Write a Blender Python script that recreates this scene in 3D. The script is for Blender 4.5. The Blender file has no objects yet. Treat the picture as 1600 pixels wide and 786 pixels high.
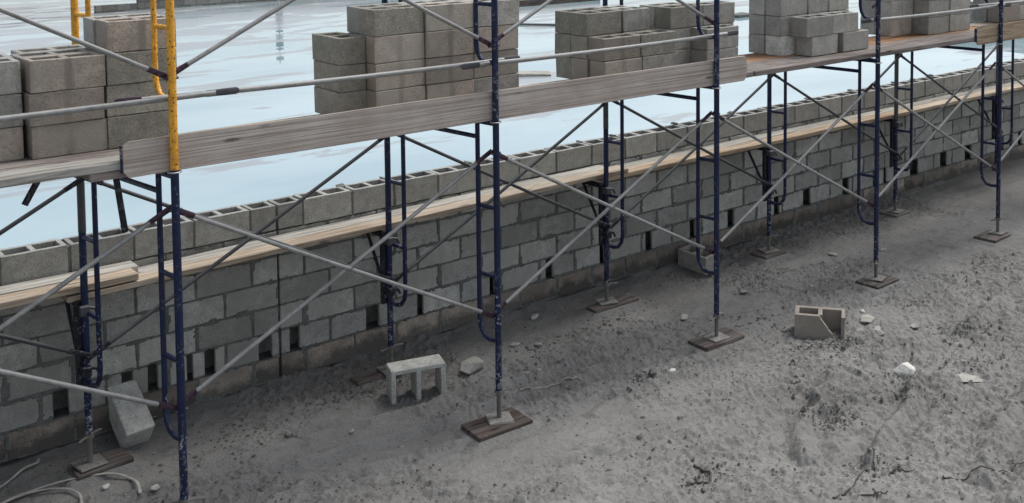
import bpy, bmesh, math, random
import numpy as np
from mathutils import Vector, Matrix, noise
random.seed(7); rng = np.random.RandomState(7)
R = math.radians
S = bpy.context.scene; COL = S.collection

# ------------------------------------------------------------------ camera
cam = bpy.data.cameras.new('camera'); co = bpy.data.objects.new('camera', cam); COL.objects.link(co)
yaw, pitch, roll = R(41.746), R(-3.53), R(-0.2387)
fw = Vector((math.sin(yaw)*math.cos(pitch), math.cos(yaw)*math.cos(pitch), math.sin(pitch)))
rt = Vector((math.cos(yaw), -math.sin(yaw), 0)); up = rt.cross(fw)
r2 = rt*math.cos(roll)+up*math.sin(roll); u2 = -rt*math.sin(roll)+up*math.cos(roll)
M = Matrix((r2, u2, -fw)).transposed().to_4x4(); M.translation = Vector((-1.7015, -7.9103, 3.5681))
co.matrix_world = M
cam.sensor_fit = 'HORIZONTAL'; cam.sensor_width = 36; cam.lens = 36*1777.98/1600
cam.shift_x = (800-989.9)/1600; cam.shift_y = (-50.8-393)/1600
cam.clip_start = .1; cam.clip_end = 3000
S.camera = co
# ------------------------------------------------------------------ light
SUN_EL, SUN_AZ = 60, 88          # azimuth clockwise from +Y
w = bpy.data.worlds.new('World'); S.world = w; w.use_nodes = True
nt = w.node_tree; bg = nt.nodes['Background']
sky = nt.nodes.new('ShaderNodeTexSky'); sky.sky_type = 'NISHITA'; sky.sun_disc = False
sky.sun_elevation = R(SUN_EL); sky.sun_rotation = R(SUN_AZ)
sky.air_density = 1.0; sky.dust_density = 2.0; sky.ozone_density = .3
hs = nt.nodes.new('ShaderNodeHueSaturation'); hs.inputs['Saturation'].default_value = .45
nt.links.new(sky.outputs[0], hs.inputs['Color']); nt.links.new(hs.outputs[0], bg.inputs[0])
bg.inputs[1].default_value = .075
sl = bpy.data.lights.new('sun', 'SUN'); sl.energy = 1.5; sl.angle = R(34); sl.color = (1, .97, .92)
so = bpy.data.objects.new('sun', sl); COL.objects.link(so)
az, el = R(SUN_AZ), R(SUN_EL)
sd = Vector((math.sin(az)*math.cos(el), math.cos(az)*math.cos(el), math.sin(el)))
so.rotation_euler = sd.to_track_quat('Z', 'Y').to_euler(); so.location = (0, -5, 12)
S.view_settings.view_transform = 'Standard'; S.view_settings.look = 'None'
S.view_settings.exposure = 1.18; S.view_settings.gamma = 1
S.render.engine = 'CYCLES'

# ------------------------------------------------------------------ materials
class NT:
    def __init__(s, name):
        s.m = bpy.data.materials.new(name); s.m.use_nodes = True; s.t = s.m.node_tree
        s.b = s.t.nodes['Principled BSDF']; s.co = s.t.nodes.new('ShaderNodeTexCoord').outputs['Object']
    def n(s, typ, **kw):
        nd = s.t.nodes.new(typ)
        for k, v in kw.items():
            if k.startswith('_'): setattr(nd, k[1:], v)
            else: nd.inputs[k.replace('__', ' ')].default_value = v
        return nd
    def l(s, a, b): s.t.links.new(a, b)
    def noise(s, scale, detail=4, rough=.6, src=None, dist=0):
        nd = s.n('ShaderNodeTexNoise', Scale=scale, Detail=detail, Roughness=rough, Distortion=dist)
        s.l(src or s.co, nd.inputs['Vector']); return nd.outputs['Fac']
    def ramp(s, fac, stops, interp='LINEAR'):
        nd = s.t.nodes.new('ShaderNodeValToRGB'); cr = nd.color_ramp; cr.interpolation = interp
        while len(cr.elements) < len(stops): cr.elements.new(.5)
        for e, (p, c) in zip(cr.elements, stops):
            e.position = p; e.color = (c, c, c, 1) if isinstance(c, (int, float)) else (*c, 1)
        s.l(fac, nd.inputs[0]); return nd.outputs[0]
    def mix(s, fac, a, b, mode='MIX'):
        nd = s.t.nodes.new('ShaderNodeMix'); nd.data_type = 'RGBA'; nd.blend_type = mode
        for i, v in ((0, fac), (6, a), (7, b)):
            if isinstance(v, (int, float)): nd.inputs[i].default_value = v if i == 0 else (v, v, v, 1)
            elif isinstance(v, tuple): nd.inputs[i].default_value = (*v, 1)
            else: s.l(v, nd.inputs[i])
        return nd.outputs[2]
    def math(s, op, a, b=0, clamp=False):
        nd = s.t.nodes.new('ShaderNodeMath'); nd.operation = op; nd.use_clamp = clamp
        for i, v in ((0, a), (1, b)):
            if isinstance(v, (int, float)): nd.inputs[i].default_value = v
            else: s.l(v, nd.inputs[i])
        return nd.outputs[0]
    def mapping(s, scale, src=None, rot=(0, 0, 0)):
        nd = s.t.nodes.new('ShaderNodeMapping'); nd.inputs['Scale'].default_value = scale
        nd.inputs['Rotation'].default_value = rot
        s.l(src or s.co, nd.inputs[0]); return nd.outputs[0]
    def bump(s, h, dist, strength=1.0):
        nd = s.n('ShaderNodeBump', Strength=strength, Distance=dist); s.l(h, nd.inputs['Height'])
        s.l(nd.outputs[0], s.b.inputs['Normal'])
    def out(s, col, rough=.9, metal=0, spec=.3):
        if isinstance(col, tuple): s.b.inputs['Base Color'].default_value = (*col, 1)
        else: s.l(col, s.b.inputs['Base Color'])
        if isinstance(rough, (int, float)): s.b.inputs['Roughness'].default_value = rough
        else: s.l(rough, s.b.inputs['Roughness'])
        s.b.inputs['Metallic'].default_value = metal
        s.b.inputs['Specular IOR Level'].default_value = spec
        return s.m

def rnd_vec(t, amount=50):
    oi = t.t.nodes.new('ShaderNodeObjectInfo'); a = t.t.nodes.new('ShaderNodeVectorMath'); a.operation = 'SCALE'
    cx = t.t.nodes.new('ShaderNodeCombineXYZ')
    for i in range(3): t.l(oi.outputs['Random'], cx.inputs[i])
    t.l(cx.outputs[0], a.inputs[0]); a.inputs['Scale'].default_value = amount
    b = t.t.nodes.new('ShaderNodeVectorMath'); b.operation = 'ADD'; t.l(t.co, b.inputs[0]); t.l(a.outputs[0], b.inputs[1])
    return b.outputs[0], oi.outputs['Random']

def concrete(name, c, rough_face=0., tone='obj', var=.25, stain=None, band=0, wet=None, mud=False):
    t = NT(name); v, r = rnd_vec(t)
    if tone == 'attr':
        at = t.t.nodes.new('ShaderNodeAttribute'); at.attribute_name = 'tone'; r = at.outputs['Fac']; v = t.co
    f = t.noise(75, 4, .8, v); m_ = t.noise(12, 6, .7, v); big = t.noise(2.2, 3, .5, v)
    col = t.mix(t.ramp(m_, [(.3, 0), (.72, 1)]), tuple(x*.66 for x in c), tuple(min(1, x*1.25) for x in c))
    col = t.mix(t.ramp(f, [(.36, 1), (.46, 0)]), col, tuple(x*.45 for x in c))
    col = t.mix(t.ramp(f, [(.60, 0), (.70, .6)]), col, tuple(min(1, x*1.6+.03) for x in c))
    if stain: col = t.mix(t.ramp(big, [(.42, 0), (.62, .85)]), col, stain)
    if mud:                                                           # splashed and caked mud, ragged upper edge
        sz = t.n('ShaderNodeSeparateXYZ'); t.l(t.co, sz.inputs[0])
        hh = t.math('ADD', sz.outputs['Z'], t.math('MULTIPLY', t.math('SUBTRACT', t.noise(5, 6, .75, t.co), .5), -.42))
        col = t.mix(t.ramp(hh, [(.06, .95), (.13, .15)]), col, (.10, .095, .085))
    if band:                                                          # damp stripe where the middle web sits, damp rims
        sx = t.n('ShaderNodeSeparateXYZ'); t.l(t.co, sx.inputs[0])
        wx = t.math('ADD', sx.outputs['X'], t.math('MULTIPLY', t.math('SUBTRACT', t.noise(11, 4, .6, v), .5), .05))
        d1 = t.math('ABSOLUTE', t.math('SUBTRACT', wx, .197)); d0 = t.math('SUBTRACT', .19, d1)
        bb = t.math('MAXIMUM', t.ramp(d1, [(.014, 1), (.030, 0)]), t.ramp(d0, [(.004, .7), (.03, 0)]))
        bb = t.math('MULTIPLY', bb, t.ramp(t.noise(3.5, 2, .5, v), [(.35, .15), (.6, 1)]))
        col = t.mix(t.math('MULTIPLY', bb, band*2.2, True), col, tuple(x*.56 for x in c))
    k2 = t.t.nodes.new('ShaderNodeMix'); k2.data_type = 'RGBA'; k2.blend_type = 'MULTIPLY'; k2.inputs[0].default_value = 1
    mr = t.n('ShaderNodeMapRange'); mr.inputs['To Min'].default_value = 1-var; mr.inputs['To Max'].default_value = 1+var
    t.l(r, mr.inputs['Value']); t.l(col, k2.inputs[6]); t.l(mr.outputs[0], k2.inputs[7])
    h = t.math('ADD', t.math('MULTIPLY', t.noise(90, 5, .75, v), 1+rough_face), t.math('MULTIPLY', t.noise(28, 3, .6, v), .6))
    t.bump(h, .004+.006*rough_face, .9)
    if wet: return t.out(k2.outputs[2], t.ramp(m_, [(.3, wet), (.75, wet+.3)]), 0, .6)
    return t.out(k2.outputs[2], .95, 0, .15)

MAT = {}
MAT['grey'] = concrete('grey_concrete', (.40, .385, .345), .7, band=.2, wet=.34)
MAT['brown'] = concrete('brown_concrete', (.37, .315, .26), .4, stain=(.33, .30, .255), band=.38, wet=.36)
MAT['rough'] = concrete('rough_split_concrete', (.47, .44, .36), 2.0, wet=.45)
MAT['pale'] = concrete('pale_concrete', (.53, .53, .49), .2)
MAT['wall'] = concrete('wall_concrete', (.47, .47, .44), .9, 'attr', .26, stain=(.35, .35, .32))
MAT['walltop'] = concrete('wall_top_concrete', (.31, .31, .285), .6, 'attr', .2, wet=.3)
MAT['base'] = concrete('muddy_base_concrete', (.36, .305, .255), .4, 'attr', .3, stain=(.19, .17, .145), mud=True)
MAT['mortar'] = concrete('dark_mortar', (.165, .17, .16), .5, var=.02)
MAT['crumb'] = concrete('dark_mud_crumb', (.125, .122, .114), .3, var=.05)
MAT['farwall'] = concrete('far_concrete', (.25, .24, .22), .3, 'attr', .3)

def paint(name, c, rust, splash=.5, rough=.45):
    t = NT(name); v, r = rnd_vec(t)
    n1 = t.noise(14, 5, .7, v); n2 = t.noise(70, 4, .65, v); lo = t.noise(5, 2, .5, v)
    col = t.mix(t.ramp(n1, [(.35, 0), (.7, 1)]), tuple(x*.75 for x in c), tuple(x*1.25 for x in c))
    col = t.mix(t.ramp(n2, [(.585, 0), (.615, 1)]), col, rust)
    sp = t.math('MULTIPLY', t.ramp(t.noise(46, 4, .7, v), [(.575, 0), (.61, 1)]), t.ramp(lo, [(.48, 0), (.62, splash)]))
    sz = t.n('ShaderNodeSeparateXYZ'); t.l(t.co, sz.inputs[0]); sp = t.math('MULTIPLY', sp, t.ramp(sz.outputs['Z'], [(.35, 1), (.95, .25)]))
    low = t.math('MULTIPLY', t.ramp(t.noise(30, 5, .75, v), [(.54, 0), (.60, splash*.6)]), t.ramp(sz.outputs['Z'], [(.12, .9), (.42, 0)])); sp = t.math('MAXIMUM', sp, low)
    col = t.mix(sp, col, (.42, .43, .43))
    t.bump(n2, .0015, .6)
    return t.out(col, t.ramp(n1, [(.3, rough-.12), (.8, rough+.3)]), 0, .35)
MAT['blue'] = paint('navy_paint', (.003, .0115, .052), (.04, .025, .02), 1.)
MAT['yellow'] = paint('yellow_paint', (.74, .36, .035), (.06, .018, .008), .15)
MAT['black'] = paint('black_paint', (.010, .011, .022), (.04, .025, .02), .35)
MAT['purple'] = paint('purple_paint', (.045, .018, .038), (.03, .018, .012), .2)

def galv(name, c, rough=.5, metal=.55):
    t = NT(name); v, r = rnd_vec(t)
    n1 = t.noise(10, 5, .7, v); n2 = t.noise(60, 4, .7, v)
    col = t.mix(t.ramp(n1, [(.3, 0), (.7, 1)]), tuple(x*.55 for x in c), c)
    col = t.mix(t.ramp(n2, [(.6, 0), (.7, .7)]), col, (.10, .055, .03))
    t.bump(n2, .001, .5)
    return t.out(col, t.ramp(n1, [(.3, rough), (.8, rough+.3)]), metal, .4)
MAT['galv'] = galv('galvanised_steel', (.36, .365, .36))
MAT['dullgalv'] = galv('dull_galvanised_steel', (.11, .115, .125))
MAT['crust'] = concrete('mortar_crust', (.27, .26, .24), .6, var=.1)
MAT['bright'] = galv('bright_wire', (.6, .6, .58), .35)
MAT['rustplate'] = galv('mortar_crusted_steel', (.19, .18, .165), .8, .1)

def wood(name, c1, c2, grain, knots=True, rough=.85, gs=26):
    t = NT(name); v, r = rnd_vec(t)
    mp = t.mapping((1.2*26/gs, gs, gs), v)
    g = t.noise(1.6, 8, .65, mp, .6); g2 = t.noise(6, 5, .7, t.mapping((.6, 30, 30), v)); blot = t.noise(2.5, 4, .6, v)
    col = t.mix(t.ramp(blot, [(.3, 0), (.7, 1)]), c1, c2)
    col = t.mix(t.ramp(g, [(.36, 1), (.56, 0)]), col, grain)
    col = t.mix(t.ramp(g2, [(.6, 0), (.78, .55)]), col, tuple(min(1, x*1.7) for x in c2))
    if knots:
        vo = t.n('ShaderNodeTexVoronoi', Scale=1.0); t.l(t.mapping((2.2, 9, 9), v), vo.inputs['Vector'])
        col = t.mix(t.ramp(vo.outputs['Distance'], [(.06, .85), (.14, 0)]), col, tuple(x*.4 for x in grain))
    sp = t.math('MULTIPLY', t.ramp(t.noise(24, 4, .7, v), [(.60, 0), (.66, .8)]), t.ramp(t.noise(1.7, 2, .5, v), [(.5, 0), (.62, 1)]))
    col = t.mix(sp, col, (.36, .355, .335))
    mr = t.n('ShaderNodeMapRange'); mr.inputs['To Min'].default_value = .8; mr.inputs['To Max'].default_value = 1.15
    t.l(r, mr.inputs['Value']); col = t.mix(1, col, mr.outputs[0], 'MULTIPLY')
    t.bump(g, .004, .8)
    return t.out(col, rough, 0, .2)
MAT['wood_grey'] = wood('weathered_grey_wood', (.25, .215, .195), (.32, .29, .265), (.115, .095, .085))
MAT['wood_dark'] = wood('dark_weathered_wood', (.13, .11, .10), (.19, .165, .15), (.05, .042, .038))
MAT['wood_pale'] = wood('pale_wood', (.38, .31, .235), (.45, .39, .315), (.22, .165, .12))
MAT['wood_orange'] = wood('wet_orange_wood', (.34, .19, .095), (.45, .29, .17), (.16, .075, .04))
MAT['wood_tan'] = wood('fresh_tan_wood', (.37, .285, .20), (.45, .37, .28), (.22, .14, .09))
MAT['wood_toe'] = wood('toe_board_wood', (.36, .31, .275), (.49, .45, .41), (.23, .185, .155), gs=60)
MAT['wood_red'] = wood('reddish_sole_wood', (.10, .075, .064), (.17, .145, .13), (.04, .028, .025))
MAT['wood_white'] = wood('bleached_wood', (.33, .315, .285), (.43, .42, .385), (.16, .15, .13))

# ------------------------------------------------------------------ mesh helpers
class MB:
    def __init__(s): s.v = []; s.f = []; s.sm = []; s.tone = []
    def add(s, vs, fs, smooth=False, tone=.5):
        o = len(s.v); s.v += [tuple(x) for x in vs]; s.f += [tuple(i+o for i in f) for f in fs]
        s.sm += [smooth]*len(fs); s.tone += [tone]*len(fs); return s
    def box(s, a, b, j=0., m=None, tone=.5):
        xs, ys, zs = zip(a, b)
        vs = [Vector((xs[i], ys[k], zs[l])) for i in (0, 1) for k in (0, 1) for l in (0, 1)]
        if j: vs = [v+Vector((random.uniform(-j, j), random.uniform(-j, j), random.uniform(-j, j))) for v in vs]
        if m: vs = [m @ v for v in vs]
        return s.add(vs, [(0, 1, 3, 2), (4, 6, 7, 5), (0, 4, 5, 1), (2, 3, 7, 6), (0, 2, 6, 4), (1, 5, 7, 3)], False, tone)
    def tube(s, pts, r, n=10, caps=True, flat=None, upv=None):
        pts = [Vector(p) for p in pts]; rings = []; N = len(pts)
        rs = r if isinstance(r, (list, tuple)) else [r]*N
        prev = None
        for i, p in enumerate(pts):
            if i == 0: d = pts[1]-p
            elif i == N-1: d = p-pts[-2]
            else: d = (pts[i+1]-p).normalized()+(p-pts[i-1]).normalized()
            d.normalize()
            if prev is None:
                a = upv or (Vector((0, 0, 1)) if abs(d.z) < .9 else Vector((0, 1, 0)))
                x = d.cross(a).normalized()
            else: x = (prev-d*prev.dot(d)).normalized()
            prev = x; y = d.cross(x).normalized()
            fx, fy = flat if flat else (1, 1)
            rings.append([p+(x*math.cos(2*math.pi*k/n)*fx+y*math.sin(2*math.pi*k/n)*fy)*rs[i] for k in range(n)])
        vs = [v for rg in rings for v in rg]; fs = []
        for i in range(N-1):
            for k in range(n): fs.append((i*n+k, i*n+(k+1) % n, (i+1)*n+(k+1) % n, (i+1)*n+k))
        s.add(vs, fs, True)
        if caps: s.add(rings[0][::-1], [tuple(range(n))]); s.add(rings[-1], [tuple(range(n))])
        return s
    def build(s, name, mat, parent=None, bevel=0., seg=1):
        me = bpy.data.meshes.new(name)
        off = Vector(parent['_w']) if parent is not None and '_w' in parent else Vector((0, 0, 0))
        me.from_pydata([(v[0]-off.x, v[1]-off.y, v[2]-off.z) for v in s.v], [], s.f)
        me.polygons.foreach_set('use_smooth', s.sm)
        if any(t != .5 for t in s.tone):
            at = me.attributes.new('tone', 'FLOAT', 'FACE'); at.data.foreach_set('value', s.tone)
        bm = bmesh.new(); bm.from_mesh(me)
        bmesh.ops.recalc_face_normals(bm, faces=bm.faces)
        if bevel:
            es = [e for e in bm.edges if len(e.link_faces) == 2 and e.calc_face_angle(0) > .6]
            bmesh.ops.bevel(bm, geom=es, offset=bevel, segments=seg, affect='EDGES', clamp_overlap=True)
        bm.to_mesh(me); bm.free()
        me.materials.append(MAT[mat] if isinstance(mat, str) else mat)
        o = bpy.data.objects.new(name, me); COL.objects.link(o)
        if parent is not None: o.parent = parent
        return o
def tag(o, label, cat, group=None):
    o['label'] = label; o['category'] = cat
    if group: o['group'] = group
    return o
def thing(name, label, cat, loc, group=None):
    o = bpy.data.objects.new(name, None); COL.objects.link(o); o.location = loc; o['_w'] = tuple(loc)
    o.empty_display_size = .1
    return tag(o, label, cat, group)
def struct(o): o['kind'] = 'structure'; return o

# ------------------------------------------------------------------ numpy fbm
_perm = rng.rand(256, 256)
def vnoise(x, y):
    xi = np.floor(x).astype(int); yi = np.floor(y).astype(int); fx = x-xi; fy = y-yi
    fx = fx*fx*(3-2*fx); fy = fy*fy*(3-2*fy)
    g = lambda a, b: _perm[a % 256, b % 256]
    return (g(xi, yi)*(1-fx)+g(xi+1, yi)*fx)*(1-fy)+(g(xi, yi+1)*(1-fx)+g(xi+1, yi+1)*fx)*fy
def fbm(x, y, f, o=4, gain=.5):
    s = np.zeros_like(x, float); a = 1; t = 0
    for i in range(o):
        s += a*vnoise(x*f+i*17.3, y*f+i*31.7); t += a; a *= gain; f *= 2.03
    return s/t
def seg_d(x, y, pts):
    d = np.full(np.shape(x), 1e9)
    for (ax, ay), (bx, by) in zip(pts[:-1], pts[1:]):
        vx, vy = bx-ax, by-ay; t = np.clip(((x-ax)*vx+(y-ay)*vy)/(vx*vx+vy*vy), 0, 1)
        d = np.minimum(d, np.hypot(x-ax-t*vx, y-ay-t*vy))
    return d
sst = lambda a, b, x: (lambda t: t*t*(3-2*t))(np.clip((x-a)/(b-a), 0, 1))
RUTS = [([(4.55, -2.9), (4.75, -2.6), (4.95, -2.55)], .05, .03), ([(4.2, -3.6), (4.6, -3.45), (5.0, -3.3), (5.35, -3.12)], .06, .05),
        ([(3.9, -3.3), (4.3, -2.95), (4.75, -2.75), (5.1, -2.55)], .06, .035), ([(4.5, -4.2), (5.2, -3.9), (6.0, -3.7)], .07, .03),
        ([(-.6, -1.08), (1.2, -1.12), (2.6, -1.22), (4.4, -1.42), (7.5, -1.95)], .04, .026), ([(-.6, -.78), (1.2, -.84), (2.6, -.95), (4.4, -1.12), (7.5, -1.6)], .05, .022), ([(.4, -1.42), (1.6, -1.44), (2.6, -1.62), (3.9, -1.72), (5.2, -1.95)], .035, .018), ([(1.9, -2.0), (3.1, -2.3), (4.2, -2.35), (5.3, -2.7), (6.6, -2.9)], .045, .022), ([(2.1, -2.4), (3.2, -2.75), (4.4, -2.85), (5.4, -3.2)], .04, .018),
        ([(5.6, -2.6), (6.4, -2.75), (7.4, -2.6), (8.2, -2.45)], .06, .03), ([(3.3, -1.85), (4.2, -1.75), (5.0, -1.85)], .04, .012)]
PADS = [(2.665, -1.585, .22, .13), (4.87, -1.55, .22, .13), (7.02, -1.575, .2, .14), (9.08, -1.55, .2, .13), (.56, -1.57, .22, .13), (4.75, -.385, .26, .09), (2.45, -.33, .21, .08), (6.85, -.36, .17, .12), (9.03, -.345, .17, .13), (.45, -.36, .19, .11)]
def ground_z(x, y):
    x = np.asarray(x, float); y = np.asarray(y, float)
    z = -.075+.05*(fbm(x, y, .55, 3)-.5)+.028*(fbm(x+9, y, 2.3, 4)-.5)
    z += .006*(fbm(x, y+5, 9, 3)-.5)*2
    mask = sst(.44, .58, fbm(x+40, y+3, 1.1, 3))                      # disturbed, cloddy zones
    mask = np.clip(mask+.7*sst(.3, 1.2, x-2.2-1.2*(y+4)*-1)*sst(-1.9, -2.6, y), 0, 1)
    c = fbm(x+3, y+70, 15, 3)
    z += .010*(fbm(x*.55+y*.25+5, y*2.2-x*.45, 6, 4)-.5)*2; mask = np.clip(mask*.8+.4*sst(4.2, 5.6, x-.5*(y+3))*sst(-1.7, -2.4, y), 0, 1.1)
    z += mask*(.010*sst(.52, .66, c)-.003)
    c3 = fbm(x+13, y+27, 27, 3, .6); z += (.08+.92*mask)*.021*sst(.54, .66, c3)
    c2 = fbm(x+33, y+7, 46, 2); z += (.3+.7*mask)*.008*sst(.55, .66, c2)
    z += .004*(fbm(x, y, 60, 2)-.5)
    for pts, wd, h in RUTS:
        d = seg_d(x+.10*(fbm(x, y, 4, 2)-.5), y+.10*(fbm(x+8, y, 4, 2)-.5), pts)
        z += 1.1*h*np.exp(-(d/wd)**2)-.9*h*np.exp(-((d-1.7*wd)/wd)**2)
    z += np.exp(-np.clip(-y, 0, 9)/.20)*(.075+.05*(fbm(x, y, 4, 3)-.5))    # loose spill banked at the wall
    for bx, by, hl, hw in PADS:                                       # ground trodden flat under the sole boards
        k = sst(1.35, 1.0, np.maximum(np.abs(x-bx)/hl, np.abs(y-by)/hw)); z = z*(1-k)+k*(-.062 if by < -.9 else -.045)
    z = np.where(y > .2, -.1, z)
    return z

# ------------------------------------------------------------------ ground
def axis(a0, a1, st, far, g=1.35):
    mid = list(np.arange(a0, a1+1e-6, st)); lo = []; h = []; d = st; p = a0
    while p > -far: d *= g; p -= d; lo.append(p)
    d = st; p = a1
    while p < far: d *= g; p += d; h.append(p)
    return np.array(lo[::-1]+mid+h)
gx = axis(-.9, 9.6, .0125, 900, 1.25); gy = axis(-5.4, .1, .0125, 900, 1.25)
X, Y = np.meshgrid(gx, gy, indexing='ij'); Zg = ground_z(X, Y)
nx, ny = X.shape
me = bpy.data.meshes.new('ground')
vv = np.stack([X, Y, Zg], -1).reshape(-1, 3)
idx = np.arange(nx*ny).reshape(nx, ny)
q = np.stack([idx[:-1, :-1], idx[1:, :-1], idx[1:, 1:], idx[:-1, 1:]], -1).reshape(-1)
nf = (nx-1)*(ny-1)
me.vertices.add(nx*ny); me.vertices.foreach_set('co', vv.ravel().astype(np.float32))
me.loops.add(nf*4); me.loops.foreach_set('vertex_index', q.astype(np.int32))
me.polygons.add(nf); me.polygons.foreach_set('loop_start', np.arange(0, nf*4, 4, dtype=np.int32))
me.update(); me.validate()
me.polygons.foreach_set('use_smooth', np.ones(nf, bool))
t = NT('muddy_sand')
big = t.noise(.9, 5, .6); mid = t.noise(7, 6, .65); fine = t.noise(150, 3, .75); fine2 = t.noise(45, 5, .7)
col = t.mix(t.ramp(big, [(.35, 0), (.65, 1)]), (.207, .203, .194), (.288, .283, .272))
col = t.mix(t.ramp(mid, [(.30, .6), (.46, 0)]), col, (.125, .122, .114))
col = t.mix(t.ramp(mid, [(.56, 0), (.75, .6)]), col, (.32, .316, .30))
col = t.mix(t.ramp(fine, [(.30, .9), (.44, 0)]), col, (.05, .048, .044))
col = t.mix(t.math('MULTIPLY', t.ramp(fine2, [(.34, 1), (.42, 0)]), t.ramp(mid, [(.40, 1), (.6, .3)])), col, (.09, .087, .08))
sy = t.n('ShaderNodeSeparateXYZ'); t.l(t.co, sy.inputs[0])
damp_shade = t.ramp(t.math('ADD', t.math('MULTIPLY', sy.outputs['Y'], -1.), t.math('MULTIPLY', t.math('SUBTRACT', t.noise(1.3, 4, .6), .5), .8)), [(.15, .35), (.6, 0)])  # damp wall foot, with wall and deck shade put into the colour
col = t.mix(damp_shade, col, (.085, .083, .076))
col = t.mix(t.ramp(fine, [(.66, 0), (.76, .8)]), col, (.33, .33, .32))
t.bump(t.math('ADD', fine, t.math('MULTIPLY', fine2, 1.5)), .012, .85)
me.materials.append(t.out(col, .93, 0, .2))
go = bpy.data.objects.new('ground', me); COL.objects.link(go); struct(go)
gz = lambda x, y: float(ground_z(np.array([x]), np.array([y]))[0])

# ------------------------------------------------------------------ water behind the wall
t = NT('standing_water')
wv = t.mapping((.55, 1, 1)); big = t.noise(.35, 4, .55, wv, .4); st = t.noise(.9, 5, .6, t.mapping((.35, 1.1, 1), rot=(0, 0, .5)), .5)
far = t.n('ShaderNodeSeparateXYZ'); t.l(t.co, far.inputs[0])
fm = t.ramp(t.math('MULTIPLY', far.outputs['Y'], 1/30), [(.15, 0), (.8, 1)])
col = t.mix(t.ramp(big, [(.35, 0), (.65, 1)]), (.24, .35, .39), (.35, .46, .49))
pm = t.ramp(t.math('ADD', st, t.math('MULTIPLY', fm, .16)), [(.60, 0), (.63, 1)])
col = t.mix(t.math('MULTIPLY', pm, .8), col, (.24, .25, .26))
t.b.inputs['IOR'].default_value = 2.2; t.l(t.math('SUBTRACT', .5, t.math('MULTIPLY', pm, .34)), t.b.inputs['Specular IOR Level'])
t.bump(t.noise(2.2, 2, .5), .0006, .4)
wm = t.out(col, t.math('ADD', t.math('MULTIPLY', pm, .2), .012), 0, .5)
MAT['water'] = wm
m = MB(); m.add([(-60, .19, .15), (90, .19, .15), (90, 60, .15), (-60, 60, .15)], [(0, 1, 2, 3)])
struct(m.build('water', 'water'))

# ------------------------------------------------------------------ the block wall
B, CK, T = .4064, .188037, 1.31626
JD = -.04
def jx(i): return (i+(JD/B if i >= 6.75 else 0))*B
WEEPS = [(.278, .374), (.707, .782), (.877, .945), (1.142, 1.187), (1.269, 1.346), (1.668, 1.767), (1.906, 1.987), (2.536, 2.654), (2.996, 3.055),
         (3.701, 3.754), (4.303, 4.381), (4.925, 4.986), (5.5, 5.583), (6.092, 6.172), (6.633, 6.738), (7.343, 7.435), (7.827, 7.957), (8.522, 8.639),
         (9.084, 9.145), (9.295, 9.358), (9.824, 9.998), (10.465, 10.621), (11.014, 11.178), (11.859, 11.972), (12.101, 12.2), (12.332, 12.432),
         (13.1, 13.2), (13.8, 13.9), (-.5, -.4), (-1.2, -1.1)]
wall = thing('block_wall', 'long low wall of grey hollow concrete blocks with open weep holes and a brownish muddy base course', 'wall', (0, 0, 0))
I0, I1 = -12, 44
CJ = 4.5*B
def hollow(mb, x0, L, y0, W, z0, z1, tone=.5, j=0., m=None, end=.032):
    xs = [0, end, L/2-.017, L/2+.017, L-end, L]; ys = [0, .032, W-.032, W]
    hole = lambda i, k: k == 1 and i in (1, 3)
    V = []; F = []; ix = {}
    def vid(i, k, l):
        key = (i, k, l)
        if key not in ix:
            p = Vector((x0+xs[i], y0+ys[k], (z0, z1)[l]))
            if i in (0, 5) or k in (0, 3): p += Vector((random.uniform(-j, j), random.uniform(-j, j), random.uniform(-j, j)*.6))
            ix[key] = len(V); V.append(m @ p if m else p)
        return ix[key]
    for i in range(5):
        for k in range(3):
            if hole(i, k):
                F += [(vid(i, k, 0), vid(i+1, k, 0), vid(i+1, k, 1), vid(i, k, 1)), (vid(i, k+1, 0), vid(i, k+1, 1), vid(i+1, k+1, 1), vid(i+1, k+1, 0)),
                      (vid(i, k, 0), vid(i, k, 1), vid(i, k+1, 1), vid(i, k+1, 0)), (vid(i+1, k, 0), vid(i+1, k+1, 0), vid(i+1, k+1, 1), vid(i+1, k, 1))]
            else:
                F += [(vid(i, k, 1), vid(i+1, k, 1), vid(i+1, k+1, 1), vid(i, k+1, 1)), (vid(i, k, 0), vid(i, k+1, 0), vid(i+1, k+1, 0), vid(i+1, k, 0))]
    for i in range(5):
        F += [(vid(i, 0, 0), vid(i+1, 0, 0), vid(i+1, 0, 1), vid(i, 0, 1)), (vid(i, 3, 0), vid(i, 3, 1), vid(i+1, 3, 1), vid(i+1, 3, 0))]
    for k in range(3):
        F += [(vid(0, k, 0), vid(0, k, 1), vid(0, k+1, 1), vid(0, k+1, 0)), (vid(5, k, 0), vid(5, k+1, 0), vid(5, k+1, 1), vid(5, k, 1))]
    mb.add(V, F, False, tone)
body = MB(); base = MB(); top = MB()
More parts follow.
